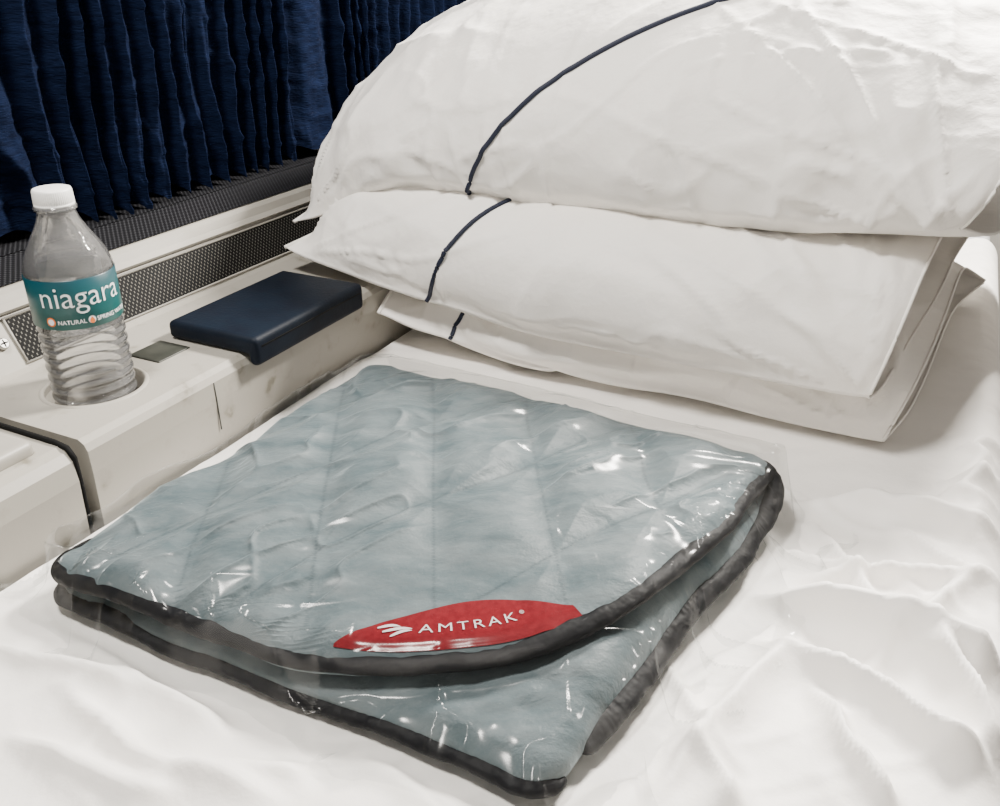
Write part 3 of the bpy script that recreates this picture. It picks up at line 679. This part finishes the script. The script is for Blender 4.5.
wrk+=.0008*fbm(Xs*18,Ys*18,2,9)*(.5+.7*rightness)+.002*vn(Xs*8,Ys*8,12)+.002
h=np.maximum(h+wrk,0)+.001
ei,ej=(bF-bL)/np.linalg.norm(bF-bL),(bT-bL)/np.linalg.norm(bT-bL)
M2=np.linalg.inv(np.array([[ei[0],ej[0]],[ei[1],ej[1]]]))
a_=M2[0,0]*(Xs-bL[0])+M2[0,1]*(Ys-bL[1]); b2=M2[1,0]*(Xs-bL[0])+M2[1,1]*(Ys-bL[1])
dO=np.maximum(np.maximum(-a_,a_-BW-.004),np.maximum(-b2,b2-BD-.01)); k1=np.clip(dO/.04,0,1)
a2=(Xs+.155)*.83-(Ys-.86)*.56; b3=(Xs+.155)*.56+(Ys-.86)*.83
dP=np.maximum(np.maximum(-a2-.03,a2-.56),np.maximum(-b3,b3-.46)); k2=np.clip((dP+.005)/.025,0,1)
kk=np.minimum(k1,k2); kk=kk*kk*(3-2*kk)
h=.0030+h*kk
h=lap(h[...,None].repeat(3,-1),1)[...,0]
onbed=np.clip(1-(SV-flatL)/.03,0,1)
zf=zf+h*onbed
sw=(1-onbed)*(.006+.006*np.sin(SU*70+2*vn(SU*9,SU*0,4)))*np.clip(dn/.05,0,1)
vf2=vf+sw+.004*(1-onbed)
G=np.dstack([vf2*CA+SU*SA,-vf2*SA+SU*CA,zf])
sh=link('bed_sheet',meshgrid('bed_sheet',G),M['cotton']); tag(sh,'rumpled white cotton sheet covering the whole bed under the blanket and pillows','bed sheet')
print('sheet',G.shape,time.time()-T0)
# ------------------------------------------------------------ bottle
bc_=(cupc[0],cupc[1],.0455)
bt=thing('water_bottle',bc_,'clear plastic water bottle with white cap and teal label, in the ledge cup recess','water bottle')
bt.scale=(.945,.945,.985)
def rib(r,z,a):
    if .008<z<.080: return r-.0008*(1+math.sin(z*2*PI/.0082+ .4*math.sin(3*a)))*min(1,(z-.008)/.01)
    if .125<z<.150: return r-.0005*(1+math.cos(6*a+z*90))*math.sin((z-.125)/.025*PI)
    return r
pr=[(.024,.003),(.0275,.0),(.031,.004),(.0325,.010)]+[(.0325,z) for z in np.linspace(.013,.080,60)]+[(.0318,.082),(.0322,.084),(.0322,.120),(.0325,.122)]
for z,r_ in zip(np.linspace(.125,.166,18),np.interp(np.linspace(0,1,18),[0,.2,.4,.6,.8,1],[.0322,.0298,.0252,.0200,.0155,.0130])): pr.append((r_,z))
pr+= [(.0130,.167),(.0150,.1675),(.0150,.169),(.0124,.1695),(.0124,.180)]
link('bottle_body',lathe('bottle_body',pr,bc_,96,True,False,rib),M['pet'],bt)
wp=[(max(r_-.0008,.001),z+ .0008) for r_,z in pr if z<.128]
link('water',lathe('water',wp,bc_,96,True,True,rib),M['water'],bt)
link('neck_ring',lathe('neck_ring',[(.0130,.1655),(.0154,.1660),(.0154,.1680),(.0130,.1685)],bc_,48,False,False),M['pet'],bt)
def capr(r,z,a): return r+(.0003*math.cos(60*a) if .170<z<.179 else 0)
cpf=[(.0140,.1685),(.0143,.1687),(.0143,.1700),(.0138,.1703),(.0141,.1710),(.0140,.179),(.0134,.1804),(.0122,.1808),(.0003,.1808)]
link('cap',lathe('cap',cpf,bc_,240,False,False,capr),M['cap'],bt)
lbl=link('label_wrap',lathe('label_wrap',[(.0326,.084),(.0330,.0843),(.0330,.1207),(.0326,.121)],bc_,96,False,False),M['label'],bt)
lbl['label']='teal printed label'
ph0=math.atan2(-bc_[1],-bc_[0])+.12
def wrap(me,x0,z0,name,m_,rad=.0334):
    for v in me.vertices:
        a_=ph0+(v.co.x+x0)/rad; v.co=Vector((bc_[0]+rad*math.cos(a_),bc_[1]+rad*math.sin(a_),bc_[2]+z0+v.co.y))
    return link(name,me,m_,lbl,False)
wrap(textmesh('niagara',.0232,0,1.0,-.0001),.0010,.1012,'lettering',M['lwhite'])
wrap(textmesh('NATURAL',.0046,0,1.0,.00005),-.0100,.0885,'lettering',M['lwhite'])
wrap(textmesh('SPRING WATER',.0046,0,1.0,.00005),.0245,.0885,'lettering',M['lwhite'])
def disc(rx,ry,n=24,drop=False):
    V=[]
    for i in range(n):
        a_=2*PI*i/n; x=rx*math.sin(a_); y=-ry*math.cos(a_)
        if drop and y>0: x*=max(0,1-(y/ry))**.6; y*=1.6
        V.append((x,y,0))
    me=bpy.data.meshes.new('d'); me.from_pydata(V,[],[tuple(range(n))]); return me
wrap(disc(.0028,.0028),.0046,.0902,'drop_emblem',M['lwhite'],.0333); wrap(disc(.0020,.0020,24,True),.0046,.0895,'drop_emblem',M['orange'],.0336)
wrap(disc(.0036,.0036),-.0255,.0905,'round_emblem',M['orange'],.0333); wrap(disc(.0024,.0024),-.0255,.0905,'round_emblem',M['lwhite'],.0336)
# ------------------------------------------------------------ light
w=bpy.data.worlds.new('w'); bpy.context.scene.world=w; w.use_nodes=True
w.node_tree.nodes['Background'].inputs[0].default_value=(1,.94,.865,1); w.node_tree.nodes['Background'].inputs[1].default_value=.40
def area(loc,target,size,power,col,sy=None):
    l=bpy.data.lights.new('area','AREA'); l.energy=power; l.color=col; l.size=size
    if sy: l.shape='RECTANGLE'; l.size_y=sy
    o=bpy.data.objects.new('lamp',l); C.objects.link(o); o.location=loc; o.rotation_euler=(Vector(target)-Vector(loc)).to_track_quat('-Z','Y').to_euler()
area((.62,1.12,.90),(.05,.6,0),.18,68,(1,.94,.86))
area((-.35,.35,1.1),(0,.7,0),.18,21,(1,.955,.89))
print('done',time.time()-T0)
